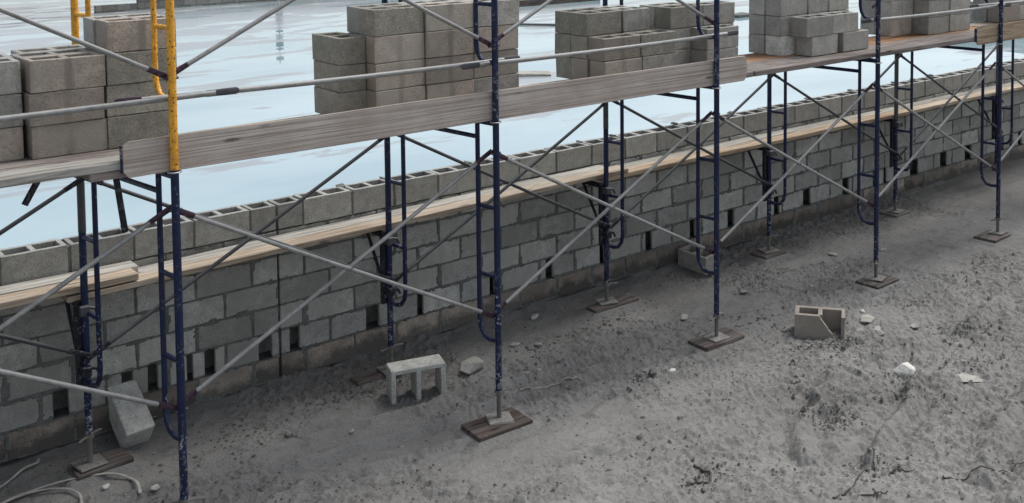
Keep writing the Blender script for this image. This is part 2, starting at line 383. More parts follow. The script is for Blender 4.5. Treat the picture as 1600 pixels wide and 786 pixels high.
for c in range(7):
    i = I0
    while i < I1:
        a = jx(i+(.5 if c % 2 else 0)); b = jx(i+1+(.5 if c % 2 else 0)); i += 1
        pieces = [(a, b)] if not (a < CJ-.05 and b > CJ+.05) else [(a, CJ), (CJ, b)]
        for p0, p1 in pieces:
            x0, x1 = p0+.009, p1-.009
            if abs(p1-CJ) < .01: x1 = CJ-.009
            if abs(p0-CJ) < .01: x0 = CJ+.009
            z0, z1 = c*CK+.007, (c+1)*CK-.007
            dy = random.uniform(-.003, .003)
            tn = random.random()
            if c == 6:
                if x1-x0 > .3: hollow(top, x0, x1-x0, dy, .195, z0-.004, z1+.007+random.uniform(-.003, .004), tn, .003)
                else:
                    mm = MB(); L = x1-x0
                    for a_, b_ in (((x0, dy, z0), (x1, .032, z1+.007)), ((x0, .163, z0), (x1, .195, z1+.007)), ((x0, .033, z0), (x0+.03, .162, z1+.007)), ((x1-.03, .033, z0), (x1, .162, z1+.007))):
                        top.box(a_, b_, 0, None, tn)
                continue
            segs = [(x0, x1)]
            if c == 1:
                for wa, wb in WEEPS:
                    ns = []
                    for s0, s1 in segs:
                        if wb <= s0 or wa >= s1: ns.append((s0, s1)); continue
                        if wa-s0 > .02: ns.append((s0, wa))
                        if s1-wb > .02: ns.append((wb, s1))
                    segs = ns
            for s0, s1 in segs: (base if c == 0 else body).box((s0, dy, z0), (s1, .03, z1), .003, None, tn)
body.build('blockwork', 'wall', wall, .004)
base.build('base_course', 'base', wall, .004)
top.build('top_course', 'walltop', wall, .0025)
inner = MB(); inner.box((I0*B, .165, 0), (I1*B, .195, 6*CK+.003)); inner.build('inner_face', 'wall', wall)
light_stop = MB(); light_stop.box((I0*B, .045, 2*CK+.03), (CJ-.01, .163, 5*CK-.02)); light_stop.box((CJ+.01, .045, 2*CK+.03), (I1*B, .163, 5*CK-.02)); light_stop.box((I0*B, .045, 0), (I1*B, .163, CK-.01)); light_stop.build('cavity_light_stop', 'mortar', wall)  # unseen filler added in the cavity to keep light out of the weep holes
# mortar: front sheet, flush or smeared over the block edges, open at the weep holes and the control joint
mx = np.arange(I0*B, I1*B, .0145); mz = np.arange(0, 6*CK+.001, .0125)
MX, MZ = np.meshgrid(mx, mz, indexing='ij')
crs = np.clip(np.floor(MZ/CK), 0, 5).astype(int)
dz = np.minimum(MZ-crs*CK, (crs+1)*CK-MZ)
xs_ = np.where(MX >= 6.75*B, MX-JD, MX)
uu = xs_/B-np.where(crs % 2 == 1, .5, 0); dx = np.abs(uu-np.round(uu))*B
wob = fbm(MX, MZ, 9, 4, .6); wob2 = fbm(MX+7, MZ, 30, 2)
dj = np.minimum(dz, dx)
wid = np.where(dx < dz, .015, .0115)+.014*sst(.50, .80, wob)+.012*(wob2-.5)
my = np.where(dj < wid, -.0035-.002*wob2, .012)
my = np.where((dj < .012) & (wob < .43), .006, my)
nmx, nmz = MX.shape
ii = np.arange(nmx*nmz).reshape(nmx, nmz)
cxm = (MX[:-1, :-1]+.007); czm = (MZ[:-1, :-1]+.006)
keep = np.abs(cxm-CJ) > .012
for wa, wb in WEEPS: keep &= ~((cxm > wa-.004) & (cxm < wb+.004) & (czm > CK) & (czm < 2*CK+.004))
q = np.stack([ii[:-1, :-1], ii[1:, :-1], ii[1:, 1:], ii[:-1, 1:]], -1)[keep]
me = bpy.data.meshes.new('mortar'); me.from_pydata(np.stack([MX, my, MZ], -1).reshape(-1, 3).tolist(), [], q.tolist())
me.materials.append(MAT['mortar']); o = bpy.data.objects.new('mortar', me); COL.objects.link(o); o.parent = wall
tj = MB()                                                             # mortar dabs between the top blocks
for i in range(I0, I1):
    x = jx(i); tj.box((x-.011, .004, 6*CK-.01), (x+.011, .03, T-.005)); tj.box((x-.011, .165, 6*CK-.01), (x+.011, .19, T-.004))
    if random.random() < .5: tj.box((x-.02+random.uniform(-.01, .01), .15, T-.004), (x+.02, .21, T+.012), .008)
tj.build('joint_mortar', 'mortar', wall, .002)

# ------------------------------------------------------------------ scaffold
ZB, H = .1854, 1.8836
FX = lambda k: .547+2.1581*k
FZ = lambda k: ZB-.0135*k
DI = Vector((-.1554, 1.2024, 0)); WI = DI.length; DI.normalize()
YO = -1.5562
ORD = ['nearest', 'second', 'third', 'fourth', 'fifth', 'sixth', 'seventh']
def frame(k, level, col, label, deckz=2.055, group='scaffold frames standing in a row'):
    zb = FZ(k)+(H if level else 0)
    o = Vector((FX(k), YO, zb)); P = lambda d, z: o+DI*d+Vector((0, 0, z))
    f = thing('scaffold_frame', label, 'scaffold frame', o, group)
    top_z = H if not level else H+.4
    hz = (deckz-.022-zb) if not level else H-.04
    so_ = .19
    MB().tube([P(0, 0), P(0, H)], .0225, 14).build('leg', col, f)
    MB().tube([P(WI, 0), P(WI, H)], .0225, 14).build('leg', col, f)
    up_ = .055 if level else 0
    for a, b in ((0, so_), (WI, WI-so_)):
        s = 1 if b > a else -1
        MB().tube([P(b, hz), P(b, .46+up_), P(b-s*.012, .40+up_), P(b-s*.05, .35+up_), P(b-s*.11, .335+up_), P(a, .345+up_)], .0165, 10).build('side_post', col, f)
        for z in (.79, 1.27): MB().tube([P(a, z), P(b, z)], .0145, 8).build('rung', col, f)
        for z in (.512, 1.656):
            MB().tube([P(a, z)+Vector((-.035, 0, 0)), P(a, z)+Vector((.035, 0, 0))], .008, 6).build('brace_stud', 'dullgalv', f)
    MB().tube([P(0, hz), P(WI, hz)], .021, 10).build('header', col, f)
    MB().tube([P(so_, hz-.115), P(WI-so_, hz-.115)], .0165, 8).build('truss_bar', col, f)
    for a in (0, WI):
        r_ = [P(a, H)+Vector((math.cos(t_)*.036, math.sin(t_)*.036, -.012 if a == 0 else 0)) for t_ in np.linspace(0, 2*math.pi, 13)]
        MB().tube(r_, .0045, 6, False).build('locking_ring', 'bright', f)
    return f
low_lab = ['nearest blue lower scaffold frame standing under the yellow post', 'second blue lower scaffold frame, in front of the wall by the standing open block',
           'third blue lower scaffold frame, below the right end of the long toe board', 'fourth blue lower scaffold frame, standing to the right of the broken block',
           'fifth blue lower scaffold frame, below the short orange toe board', 'sixth lower scaffold frame, mostly hidden behind the fifth at the right edge']
frames = {}
for k in range(6): frames[k, 0] = frame(k, 0, 'blue', low_lab[k])
up_lab = ['yellow rust-spotted upper scaffold frame around the nearest block stack', 'navy upper scaffold frame rising in front of the tall brown block stack',
          'navy upper scaffold frame rising beside the third block stack', 'navy upper scaffold frame rising between the fourth and fifth block stacks',
          'navy upper scaffold frame rising behind the short orange toe board']
for k in range(5): frames[k, 1] = frame(k, 1, 'yellow' if k == 0 else 'blue', up_lab[k])
for k, z0, z1 in ((0, 1.30, 1.80), (2, 1.38, 1.80), (4, .9, 1.84), (5, .95, 1.84)):
    f = frames[k, 0]; o = Vector(f['_w'])+DI*WI
    MB().tube([o+Vector((0, 0, z0)), o+Vector((0, 0, z1))], .0238, 14).build('leg_sleeve', 'dullgalv', f)

# screw jacks and sole boards
def board(name, label, cx_, cy_, L, W, th, rot, mat, group=None, z=None, cat='board', tilt=0):
    zz = gz(cx_, cy_)+.004 if z is None else z
    m = Matrix.Translation((cx_, cy_, zz)) @ Matrix.Rotation(rot, 4, 'Z') @ Matrix.Rotation(tilt, 4, 'Y')
    mb = MB(); n = 5
    for s_ in range(1): mb.box((-L/2, -W/2, -.01), (L/2, W/2, th), .006, m)
    o = mb.build(name, mat, None, .004)
    return tag(o, label, cat, group)
sole = {(1, 0): (2.665, -1.585, .43, .25, 'wood_red', 'reddish split sole board under the second near scaffold leg'), (2, 0): (4.87, -1.55, .43, .24, 'wood_dark', 'grey sole board under the third near scaffold leg'),
        (3, 0): (7.02, -1.575, .36, .26, 'wood_dark', 'sole board with cracked mud crust under the fourth near scaffold leg'), (4, 0): (9.08, -1.55, .36, .25, 'wood_dark', 'sole board under the fifth near scaffold leg at far right'),
        (0, 0): (.56, -1.57, .43, .24, 'wood_dark', 'sole board under the nearest outer leg, below the picture edge'),
        (2, 1): (4.75, -.385, .50, .15, 'wood_dark', 'dark narrow sole board under the wall-side leg of the third frame'), (1, 1): (2.45, -.33, .40, .13, 'wood_dark', 'dark broken board lying behind the standing open block'),
        (3, 1): (6.85, -.36, .30, .22, 'wood_dark', 'muddy board under the wall-side leg of the fourth frame'), (4, 1): (9.03, -.345, .30, .24, 'rustplate', 'flat plate under the wall-side leg of the fifth frame'),
        (0, 1): (.45, -.36, .34, .2, 'wood_dark', 'mud-covered board under the wall-side leg of the nearest frame')}
for (k, s_), (bx, by, L, W, mt, lb) in sole.items():
    lx, ly = FX(k)+(DI.x*WI if s_ else 0), YO+(DI.y*WI if s_ else 0)
    gzz = float(np.max(ground_z(np.array([bx, bx-.15, bx+.15, bx, bx]), np.array([by, by, by, by-.08, by+.08]))))
    gzz = float(ground_z(np.array([bx]), np.array([by]))[0])-.004
    board('sole_board', lb, bx, by, L, W, .030, random.uniform(-.08, .08), mt, 'sole boards under the scaffold legs', gzz, 'sole board')
    zt = gzz+.030; zb = FZ(k)
    nm = 'outer' if not s_ else 'wall-side'
    j = thing('screw_jack', f'rusty screw jack holding the {nm} leg of the {ORD[k]} lower scaffold frame', 'screw jack', (lx, ly, zt), 'screw jacks under the scaffold legs')
    a = random.uniform(-.4, .4)
    m = Matrix.Translation((lx, ly, zt)) @ Matrix.Rotation(a, 4, 'Z')
    MB().box((-.085, -.08, .002), (.085, .08, .014), .006, m).build('base_plate', 'crust', j, .003)
    MB().tube([(lx, ly, zt+.01), (lx, ly, zb+.25)], .0165, 12).build('threaded_rod', 'rustplate', j)
    h = MB(); h.tube([(lx, ly, zb-.028), (lx, ly, zb-.002)], .03, 8)
    a = random.uniform(-.5, .9); d = Vector((math.cos(a), math.sin(a), 0))
    h.tube([Vector((lx, ly, zb-.016))-d*.10, Vector((lx, ly, zb-.014))-d*.06, Vector((lx, ly, zb-.014))+d*.06, Vector((lx, ly, zb-.022))+d*.11], .013, 6, True, (1, .45))
    h.build('nut_handle', 'rustplate', j)

# cross braces
def brace(p, q_, r_, s_, mats, label, group, lug=True):
    p, q_, r_, s_ = map(Vector, (p, q_, r_, s_)); c = (p+q_+r_+s_)/4
    b = thing('cross_brace', label, 'cross brace', c, group)
    for a, e in ((p, q_), (r_, s_)):
        d = (e-a).normalized(); n_ = 14
        sag = [a.lerp(e, i/n_)+Vector((0, 0, -.006*math.sin(math.pi*i/n_))) for i in range(n_+1)]
        sag[0] = a+d*.13; sag[-1] = e-d*.13
        MB().tube(sag, .0135, 10).build('tube', mats[0], b)
        for u_, v_ in ((a, d), (e, -d)):
            MB().tube([u_-v_*.015, u_+v_*.05, u_+v_*.09, u_+v_*.135], [.0155, .0155, .0145, .0137], 8, True, (1.15, .3), Vector((0, 1, 0))).build('end_lug', mats[1], b)
    n1 = (q_-p); n2 = (s_-r_)
    # crossing point
    den = n1.x*n2.z-n1.z*n2.x; t_ = ((r_.x-p.x)*n2.z-(r_.z-p.z)*n2.x)/den; x = p+n1*t_
    MB().tube([x+Vector((0, -.022, 0)), x+Vector((0, .05, 0))], .009, 8).build('rivet', mats[0], b)
ZU, ZL = 1.656, .512
for k in range(-1, 6):
    a = lambda kk, z, d, lv=0: Vector((FX(kk), YO, FZ(kk)+z+(H if lv else 0)))+DI*d
    nm = 'left of the nearest frame' if k < 0 else f'between the {ORD[k]} and {ORD[k+1]} frames'
    brace(a(k, ZU, .03), a(k+1, ZL, .03), a(k, ZL, .06), a(k+1, ZU, .06), ('galv', 'purple'), 'galvanised lower cross brace on the near side, '+nm, 'cross braces on the near side')
    if k < 5:
        brace(a(k, ZU, WI-.03), a(k+1, ZL, WI-.03), a(k, ZL, WI-.06), a(k+1, ZU, WI-.06), ('dullgalv', 'black'), 'dark lower cross brace on the wall side, '+nm, 'cross braces on the wall side')
for k in (-1, 0, 1, 3):
    nm = 'left of the yellow post' if k < 0 else ('right of the yellow post' if k == 0 else f'between the {ORD[k]} and {ORD[k+1]} upper frames')
    brace(a(k, ZU, .03, 1), a(k+1, ZL, .03, 1), a(k, ZL, .055, 1), a(k+1, ZU, .055, 1), ('galv', 'purple'), 'galvanised upper cross brace '+nm, 'upper cross braces')
# guard rails
def rail(x0, x1, z0, z1, y, label, c0='purple', c1='dullgalv'):
    a, b = Vector((x0, y, z0)), Vector((x1, y, z1)); d = (b-a).normalized()
    r_ = thing('guard_rail', label, 'guard rail', a, 'guard rails across the scaffold posts')
    MB().tube([a.lerp(b, i/10)+Vector((0, 0, -.01*math.sin(math.pi*i/10))) for i in range(11)], .0165, 12).build('tube', 'galv', r_)
    for e, v, c in ((a, d, c0), (b, -d, c1)):
        MB().tube([e-v*.14, e-v*.125, e-v*.05, e-v*.01, e+v*.05], [.010, .018, .018, .017, .0168], 10, True, (1.15, .28), Vector((0, 1, 0))).build('flattened_end', c, r_)
rail(-3.0, .80, 2.475, 2.465, -1.518, 'galvanised guard rail entering from the left edge and ending past the yellow post', 'dullgalv', 'dullgalv')
rail(.40, 2.82, 2.470, 2.452, -1.492, 'galvanised guard rail from the yellow post to the second navy post')
rail(2.60, 5.02, 2.443, 2.452, -1.518, 'galvanised guard rail from the second to the third navy post', 'dullgalv')
rail(6.95, 9.30, 2.415, 2.405, -1.518, 'galvanised guard rail in front of the fifth block stack', 'dullgalv')
rail(8.82, 11.5, 2.425, 2.41, -1.492, 'short galvanised guard rail leaving at the right edge', 'dullgalv')

# ------------------------------------------------------------------ planks
def plank(label, x0, x1, y0, y1, z0, z1, th, mat, group, name='plank', ends=None, warp=.006):
    mb = MB(); n = max(4, int((x1-x0)/.25)); ph = random.random()*20
    st = []
    for i in range(n+1):
        x = x0+(x1-x0)*i/n; tz = z0+(z1-z0)*i/n
        w1 = noise.noise(Vector((x*1.3+ph, 0, 0)))*warp; w2 = noise.noise(Vector((x*2.1, ph, 3)))*.0025
        dz_ = noise.noise(Vector((x*.8, 5, ph)))*warp
        ye = (random.uniform(-.002, .002))
        st.append([(x, y0+w2+ye, tz-th+dz_), (x, y1+w2, tz-th+dz_+w1), (x, y1+w2, tz+dz_+w1), (x, y0+w2+ye, tz+dz_)])
    V = [p for s_ in st for p in s_]; F = []
    for i in range(n):
        for k in range(4): F.append((i*4+k, i*4+(k+1) % 4, (i+1)*4+(k+1) % 4, (i+1)*4+k))
    F += [(3, 2, 1, 0), tuple(n*4+k for k in range(4))]
    mb.add(V, F)
    o = mb.build(name, mat, None, .004)
    return tag(o, label, 'plank', group)
G1 = 'scaffold deck planks'; lanes = [(-1.508, -1.322), (-1.317, -1.131), (-1.126, -.940), (-.935, -.749), (-.744, -.56)]
mts = ['wood_white', 'wood_grey', 'wood_dark', 'wood_grey', 'wood_grey']
lane_nm = ['front', 'second', 'third', 'fourth', 'rear']
for i, (a, b) in enumerate(lanes):
    plank(f'weathered deck plank, {lane_nm[i]} lane, left end under the nearest block stack', -3.2, .86-.07*i if i else .80, a, b, 2.152, 2.150, .045, mts[i], G1)
for i, (a, b) in enumerate(lanes[:4]):
    plank(f'middle deck plank, {lane_nm[i]} lane, behind the long toe board', .12+.1*i, 5.36-.03*i, a, b, 2.104, 2.104, .045, ['wood_grey', 'wood_pale', 'wood_orange', 'wood_pale'][i], G1)
for i, (a, b) in enumerate(lanes[:4]):
    plank(f'right deck plank, {lane_nm[i]} lane, below the fourth and fifth block stacks', 5.375+.02*i, 9.6, a, b, 2.104, 2.104, .045, ['wood_grey', 'wood_dark', 'wood_orange', 'wood_orange'][i] if i != 1 else 'wood_grey', G1)
for i, (a, b) in enumerate(lanes[:4]):
    plank(f'far right deck plank, {lane_nm[i]} lane, behind the orange toe board', 9.61+.02*i, 13.6, a, b, 2.10, 2.08, .045, ['wood_grey', 'wood_pale', 'wood_grey', 'wood_pale'][i], G1)
G2 = 'lower planks on brackets along the wall'; l2 = [(-.322, -.172), (-.167, -.018)]; ln = ['outer', 'inner']
for i, (a, b) in enumerate(l2):
    plank(f'{ln[i]} lower wall-side plank, short upper one at the left edge', -2.2, .735+.05*i, a, b, 1.142-.007*(1-i), 1.135+.006*i, .045, ['wood_pale', 'wood_white'][i], G2)
    plank(f'{ln[i]} lower wall-side plank, long pale one from left to the third frame', .3, 5.0-.10*i, a, b, 1.078, 1.132, .038, ['wood_white', 'wood_pale'][1-i] if i else 'wood_pale', G2)
    plank(f'{ln[i]} lower wall-side plank, {"orange-edged" if i==0 else "grey"} one right of the third frame', 4.72, 9.4, a, b, 1.092, 1.092, .040, ['wood_tan', 'wood_white'][i], G2)
    plank(f'{ln[i]} lower wall-side plank, last one at the right edge', 9.41, 14.2, a, b, 1.092, 1.09, .040, ['wood_pale', 'wood_white'][i], G2)

def toeboard(label, x0, x1, z0a, z1a, z0b, z1b, mat, endpaint=True, clip=(1, 1)):
    y0, y1 = -1.531, -1.513
    t_ = thing('toe_board', label, 'toe board', (x0, y0, z0a), 'toe boards on the deck edge')
    c = .028; n = 24
    def prof(x):
        f = (x-x0)/(x1-x0); a = z0a+(z0b-z0a)*f; b = z1a+(z1b-z1a)*f
        a += .004*noise.noise(Vector((x*.9, 1, 0))); b += .005*noise.noise(Vector((x*1.1, 4, 0)))
        return a, b
    xs = [x0]+[x0+c+(x1-x0-2*c)*i/n for i in range(n+1)]+[x1]
    V = []; F = []
    for i, x in enumerate(xs):
        a, b = prof(x)
        if (i == 0 and clip[0]) or (i == len(xs)-1 and clip[1]): a += c*1.3; b -= c*.9
        V += [(x, y0, a), (x, y1, a), (x, y1, b), (x, y0, b)]
    for i in range(len(xs)-1):
        for k in range(4): F.append((i*4+k, i*4+(k+1) % 4, (i+1)*4+(k+1) % 4, (i+1)*4+k))
    F += [(3, 2, 1, 0), tuple((len(xs)-1)*4+k for k in range(4))]
    MB().add(V, F).build('board', mat, t_, .003)
    if endpaint:
        a, b = prof(x0)
        e = MB(); e.box((x0-.008, y0-.001, a+.03), (x0-.0005, y1+.012, b-.02)); e.build('painted_end', 'blue', t_, .002)
toeboard('long weathered toe board from the yellow post to the third navy post', .283, 5.25, 2.055, 2.256, 2.045, 2.250, 'wood_toe')
toeboard('short orange toe board starting beside the fifth navy post at the right edge', 8.76, 12.9, 2.02, 2.215, 2.01, 2.2, 'wood_tan')

# brackets carrying the lower planks
for k in range(0, 6):
    o = Vector((FX(k), YO, 0))+DI*WI; bx, by = o.x-.035, o.y+.028
    b = thing('side_bracket', f'black triangular side bracket on the wall-side leg of the {ORD[k]} lower frame', 'bracket', (bx, by, .5), 'side brackets under the lower planks')
    zA = 1.028
    MB().box((bx-.022, by-.02, .50), (bx+.022, by+.016, zA-.018)).build('upright', 'black', b, .003)
    MB().box((bx-.018, by-.02, zA-.018), (bx+.018, -.02, zA+.018)).build('arm', 'black', b, .003)
    MB().tube([(bx, by+.01, .66), (bx, -.075, zA-.015)], .013, 8).build('strut', 'black', b)
    for zc in (.99, .60):
        c = MB(); c.box((bx-.005, by-.085, zc-.03), (bx+.05, by-.018, zc+.03), .004)
        c.tube([(bx+.05, by-.05, zc+.012), (bx+.085, by-.065, zc+.006), (bx+.10, by-.07, zc-.03)], .011, 8)
        c.build('clamp', 'dullgalv' if zc > .8 else 'black', b, .004)
# splayed bracket hooked under the left deck
b = thing('deck_bracket', 'dark steel bracket with two splayed legs hanging under the left end of the deck', 'bracket', (.1, -1.33, 2.09))
MB().box((-.12, -1.35, 2.068), (.37, -1.31, 2.102)).build('bar', 'black', b, .003)
MB().tube([(.30, -1.33, 2.075), (.345, -1.33, 1.71)], .018, 8).build('leg', 'black', b)
MB().tube([(-.09, -1.33, 2.075), (-.158, -1.33, 1.955)], .018, 8).build('leg', 'black', b)

# ------------------------------------------------------------------ block stacks
BL, BW, BH, BP = .388, .19, .178, .182
VAR = []
def blockmesh(mat, L=BL, W=BW, Hh=BH, nm='concrete_block'):
    mb = MB(); hollow(mb, 0, L, 0, W, 0, Hh, .5, .0028)
    o = mb.build(nm, mat, None, .0035); me = o.data; bpy.data.objects.remove(o); return me
LIB = {}
for mt in ('grey', 'brown', 'rough', 'pale'):
    for L in (BL, .30): LIB[mt, L] = [blockmesh(mt, L) for _ in range(3)]
COLN = {'grey': 'grey', 'brown': 'brownish', 'rough': 'rough-faced grey', 'pale': 'pale'}
LV = ['bottom', 'second', 'third', 'fourth', 'fifth']
def place(mat, x, y, z, rot=0, L=BL, label='', group='hollow blocks stacked on the deck', jit=.007):
    o = bpy.data.objects.new('concrete_block', random.choice(LIB[mat, L])); COL.objects.link(o)
    o.location = (x+random.uniform(-jit, jit), y+random.uniform(-jit, jit), z); o.rotation_euler = (0, 0, rot+random.uniform(-.012, .012))
    return tag(o, label, 'concrete block', group)
def stack(desc, z0, cols):
    # cols: (pos text, x, y, rot, L, [materials bottom to top])
    for pos, x, y, rot, L, mats in cols:
        for l, mt in enumerate(mats):
            if mt is None: continue
            place(mt, x, y, z0+l*BP, rot, L, f'{COLN[mt]} hollow block, {LV[l]} layer, {pos}, {desc}')
g, b_, r_ = 'grey', 'brown', 'rough'
stack('stack beside yellow post', 2.153, [
    ('front middle', -.075, -1.16, 0, BL, [b_, b_, b_]), ('middle behind front', -.07, -.967, 0, BL, [g, g, g]), ('rear middle', -.03, -.772, .0, BL, [g, g, g]),
    ('front far left', -.48, -1.09, 0, BL, [b_, g, g]), ('rear far left', -.48, -.895, 0, BL, [g, g, g]),
    ('front right', .325, -1.16, 0, BL, [r_, r_, r_, b_]), ('rear right', .325, -.967, 0, BL, [g, g, g, g])])
stack('tall stack by second post', 2.107, [
    ('left corner, end on', 1.99, -1.08, R(90), BL, [r_, r_, r_]),
    ('front row left', 2.0, -1.185, R(2), BL, [b_, b_, b_, r_]), ('front row middle', 2.395, -1.18, 0, BL, [b_, b_, b_, b_]), ('front row right', 2.79, -1.18, 0, BL, [g, b_, b_, g]),
    ('back row left', 2.005, -.985, 0, BL, [g, g, g, g]), ('back row middle', 2.395, -.985, 0, BL, [g, g, g, g]), ('back row right', 2.79, -.985, 0, BL, [g, g, g, g])])
stack('stack by third post', 2.107, [
    ('left middle row', 3.985, -.985, R(3), BL, [b_, r_, r_]), ('left back row', 3.97, -.79, R(3), BL, [r_, r_, r_]),
    ('middle row second', 4.385, -.965, R(2), .30, [g, g, g]), ('back row second', 4.375, -.77, R(2), .30, [g, g, g]),
    ('front low left', 3.99, -1.185, 0, BL, [b_, b_]), ('front low middle', 4.385, -1.185, R(1), BL, [g, r_]),
    ('right middle row', 4.79, -1.085, 0, BL, [g, g, r_]), ('right back row', 4.79, -.89, 0, BL, [g, g, g]), ('far right middle row', 5.19, -1.085, 0, BL, [g, g, g]),
    ('front right', 5.03, -1.285, R(1), BL, [g, g])])
stack('fourth stack', 2.107, [
    ('left column front', 6.21, -1.075, R(2), BL, ['pale', g, g, g]), ('left column back', 6.20, -.88, R(2), BL, [g, g, g, g]),
    ('front middle', 6.385, -1.285, R(2), BL, [g, None]), ('front right', 6.86, -1.285, 0, BL, [g, None]),
    ('behind middle', 6.605, -1.065, 0, .30, [g, g, g, g]), ('behind right', 6.915, -1.065, 0, .30, [g, g, g, g])])
place(g, 6.30, -1.30, 2.107+BP, R(2), BL, 'grey hollow block, second layer, front middle with visible holes, fourth stack')
place(g, 6.71, -1.285, 2.107+BP, R(1), BL, 'grey hollow block, second layer, front right with visible holes, fourth stack')
stack('fifth stack', 2.107, [
    ('left column front', 8.15, -.885, 0, BL, [b_, g, g, g]), ('left column back', 8.15, -.69, 0, BL, [g, g, g, g]),
    ('front middle', 8.555, -1.085, 0, BL, [g, g, g, g]), ('front right', 8.95, -1.085, 0, BL, [g, g, b_, g]), ('behind middle', 8.56, -.89, 0, BL, [g, g, g, g])])
stack('last stack at right edge', 2.107, [
    ('front left', 10.15, -1.0, 0, BL, [b_, g, g]), ('front right', 10.545, -1.0, 0, BL, [g, g, g]), ('end', 10.94, -1.0, 0, BL, [b_, g, g]), ('back left', 10.15, -.8, 0, BL, [g, g, g])])

# ------------------------------------------------------------------ things on the ground
def custom_block(label, M_, mat, L=.40, W=.24, Hh=.18, name='concrete_block'):
    mb = MB(); hollow(mb, 0, L, 0, W, 0, Hh, .5, .002, M_, .034)
    return tag(mb.build(name, mat, None, .005), label, 'concrete block', 'loose blocks on the ground')
def mat4(loc, ez=0, ex=0, ey=0, pre=None):
    m = Matrix.Translation(loc) @ Matrix.Rotation(ez, 4, 'Z') @ Matrix.Rotation(ey, 4, 'Y') @ Matrix.Rotation(ex, 4, 'X')
    return m @ pre if pre else m
# standing open block: holes face the camera
a = R(-17); dirx = Vector((math.cos(a), math.sin(a), 0)); diry = Vector((-math.sin(a), math.cos(a), 0))
mm = Matrix((dirx, Vector((0, 0, 1)), -diry)).transposed().to_4x4(); mm.translation = Vector((2.315, -.77, -.125))+diry*.18
custom_block('pale open block standing on its side with both holes facing out', mm, 'pale', .40, .285)
# block leaning on the wall base
th = R(38); ax = Vector((.06, -math.cos(th), -math.sin(th))).normalized(); ay = Vector((1, .06, 0)).normalized(); az_ = ax.cross(ay).normalized()
if az_.z < 0: az_ = -az_
lm = Matrix((ax, ay, az_)).transposed().to_4x4(); lm.translation = Vector((.615, .005, .305))-az_*.18
mb = MB(); mb.box((0, 0, 0), (.38, .19, .18), .003, lm); lb = tag(mb.build('concrete_block', 'pale', None, .006), 'solid pale block leaning against the wall base near the nearest frame', 'concrete block', 'loose blocks on the ground')
# tilted block by the wall
custom_block('muddy grey block lying tilted against the wall behind the third frame', mat4((6.10, -.385, -.03), R(95), R(-4), R(-3)), 'grey', .36, .19, .17)
# broken block
bm_ = mat4((5.43, -1.90, gz(5.5, -1.95)-.012), R(-52), R(1), R(1)) @ Matrix.Diagonal((1.06, 1.08, 1.15, 1))
br = MB()
br.box((0, .158, 0), (.39, .19, .18), .002, bm_); br.box((0, .0325, 0), (.032, .1575, .18), .002, bm_)
br.box((.18, .0325, 0), (.212, .1575, .18), .002, bm_); br.box((.358, .012, 0), (.39, .1575, .178), .004, bm_)
poly = [(0, 0), (.300, 0), (.302, .028), (.296, .05), (.262, .082), (.258, .092), (.216, .142), (.200, .16), (.190, .18), (0, .18)]
n = len(poly); V = [bm_ @ Vector((x, 0, z)) for x, z in poly]+[bm_ @ Vector((x-(.0 if 0 < i < n-1 and x > .19 else 0), .032, z)) for i, (x, z) in enumerate(poly)]
br.add(V, [tuple(range(n)), tuple(range(n, 2*n))]+[(i, (i+1) % n, (i+1) % n+n, i+n) for i in range(n)])
tag(br.build('concrete_block', 'brown', None, .003), 'broken brownish block with a missing front corner standing on open mud', 'concrete block', 'loose blocks on the ground')

def rock(name, label, cat, x, y, sx, sy, sz, rot, mat, seed, z=None, tilt=0, group=None, npt=16, flat=False):
    rr = random.Random(seed); bm = bmesh.new()
    for i in range(npt):
        v = Vector((rr.gauss(0, 1), rr.gauss(0, 1), rr.gauss(0, 1))).normalized()
        v = Vector((v.x*sx/2, v.y*sy/2, (math.copysign(1, v.z) if flat else v.z)*sz/2)); bm.verts.new(v)
    bmesh.ops.convex_hull(bm, input=bm.verts)
    for v in [v for v in bm.verts if not v.link_faces]: bm.verts.remove(v)
    bmesh.ops.recalc_face_normals(bm, faces=bm.faces)
    bmesh.ops.bevel(bm, geom=bm.edges[:], offset=min(sx, sy, sz)*.06, segments=1, affect='EDGES')
    me = bpy.data.meshes.new(name); bm.to_mesh(me); bm.free(); me.materials.append(MAT[mat])
    o = bpy.data.objects.new(name, me); COL.objects.link(o)
    o.location = (x, y, (gz(x, y)+sz*.28) if z is None else z); o.rotation_euler = (tilt, 0, rot)
    return tag(o, label, cat, group)
MAT['chalk'] = concrete('chalky_white_stone', (.62, .61, .57), .2, var=.05)
GR = 'rubble pieces on the mud'
rock('stone', 'bright white stone chunk lying on the mud at right', 'stone', 5.47, -2.95, .20, .16, .085, -.6, 'chalk', 3, None, .45, GR, 14)
rock('slab_fragment', 'flat grey slab fragment on the mud near the right edge', 'slab fragment', 5.70, -3.37, .24, .14, .03, -.45, 'grey', 5, None, .12, GR, 12, True)
rock('slab_fragment', 'thick flat grey fragment just right of the broken block', 'slab fragment', 6.17, -2.10, .22, .16, .035, .2, 'grey', 8, None, 0, GR, 12, True)
rock('slab_fragment', 'thin grey shard in front of the thick flat fragment', 'slab fragment', 6.08, -2.27, .15, .09, .02, .5, 'grey', 71, None, .05, GR, 11, True)
rock('slab_fragment', 'small flat grey shard lying against the right side of the broken block', 'slab fragment', 5.93, -2.20, .11, .08, .02, -.3, 'grey', 72, None, .1, GR, 11, True)
rock('stone', 'small pale stone behind the flat fragment by the broken block', 'stone', 6.32, -1.93, .08, .05, .04, .2, 'pale', 9, None, 0, GR)
rock('rubble_chunk', 'crumbled concrete chunk to the right of the standing open block', 'rubble', 3.05, -.70, .24, .17, .11, .2, 'grey', 12, None, .3, GR, 26)
rock('stone', 'small grey stone on the mud in front of the wall-side board of the third frame', 'stone', 5.05, -.98, .13, .08, .05, .3, 'grey', 14, None, 0, GR)
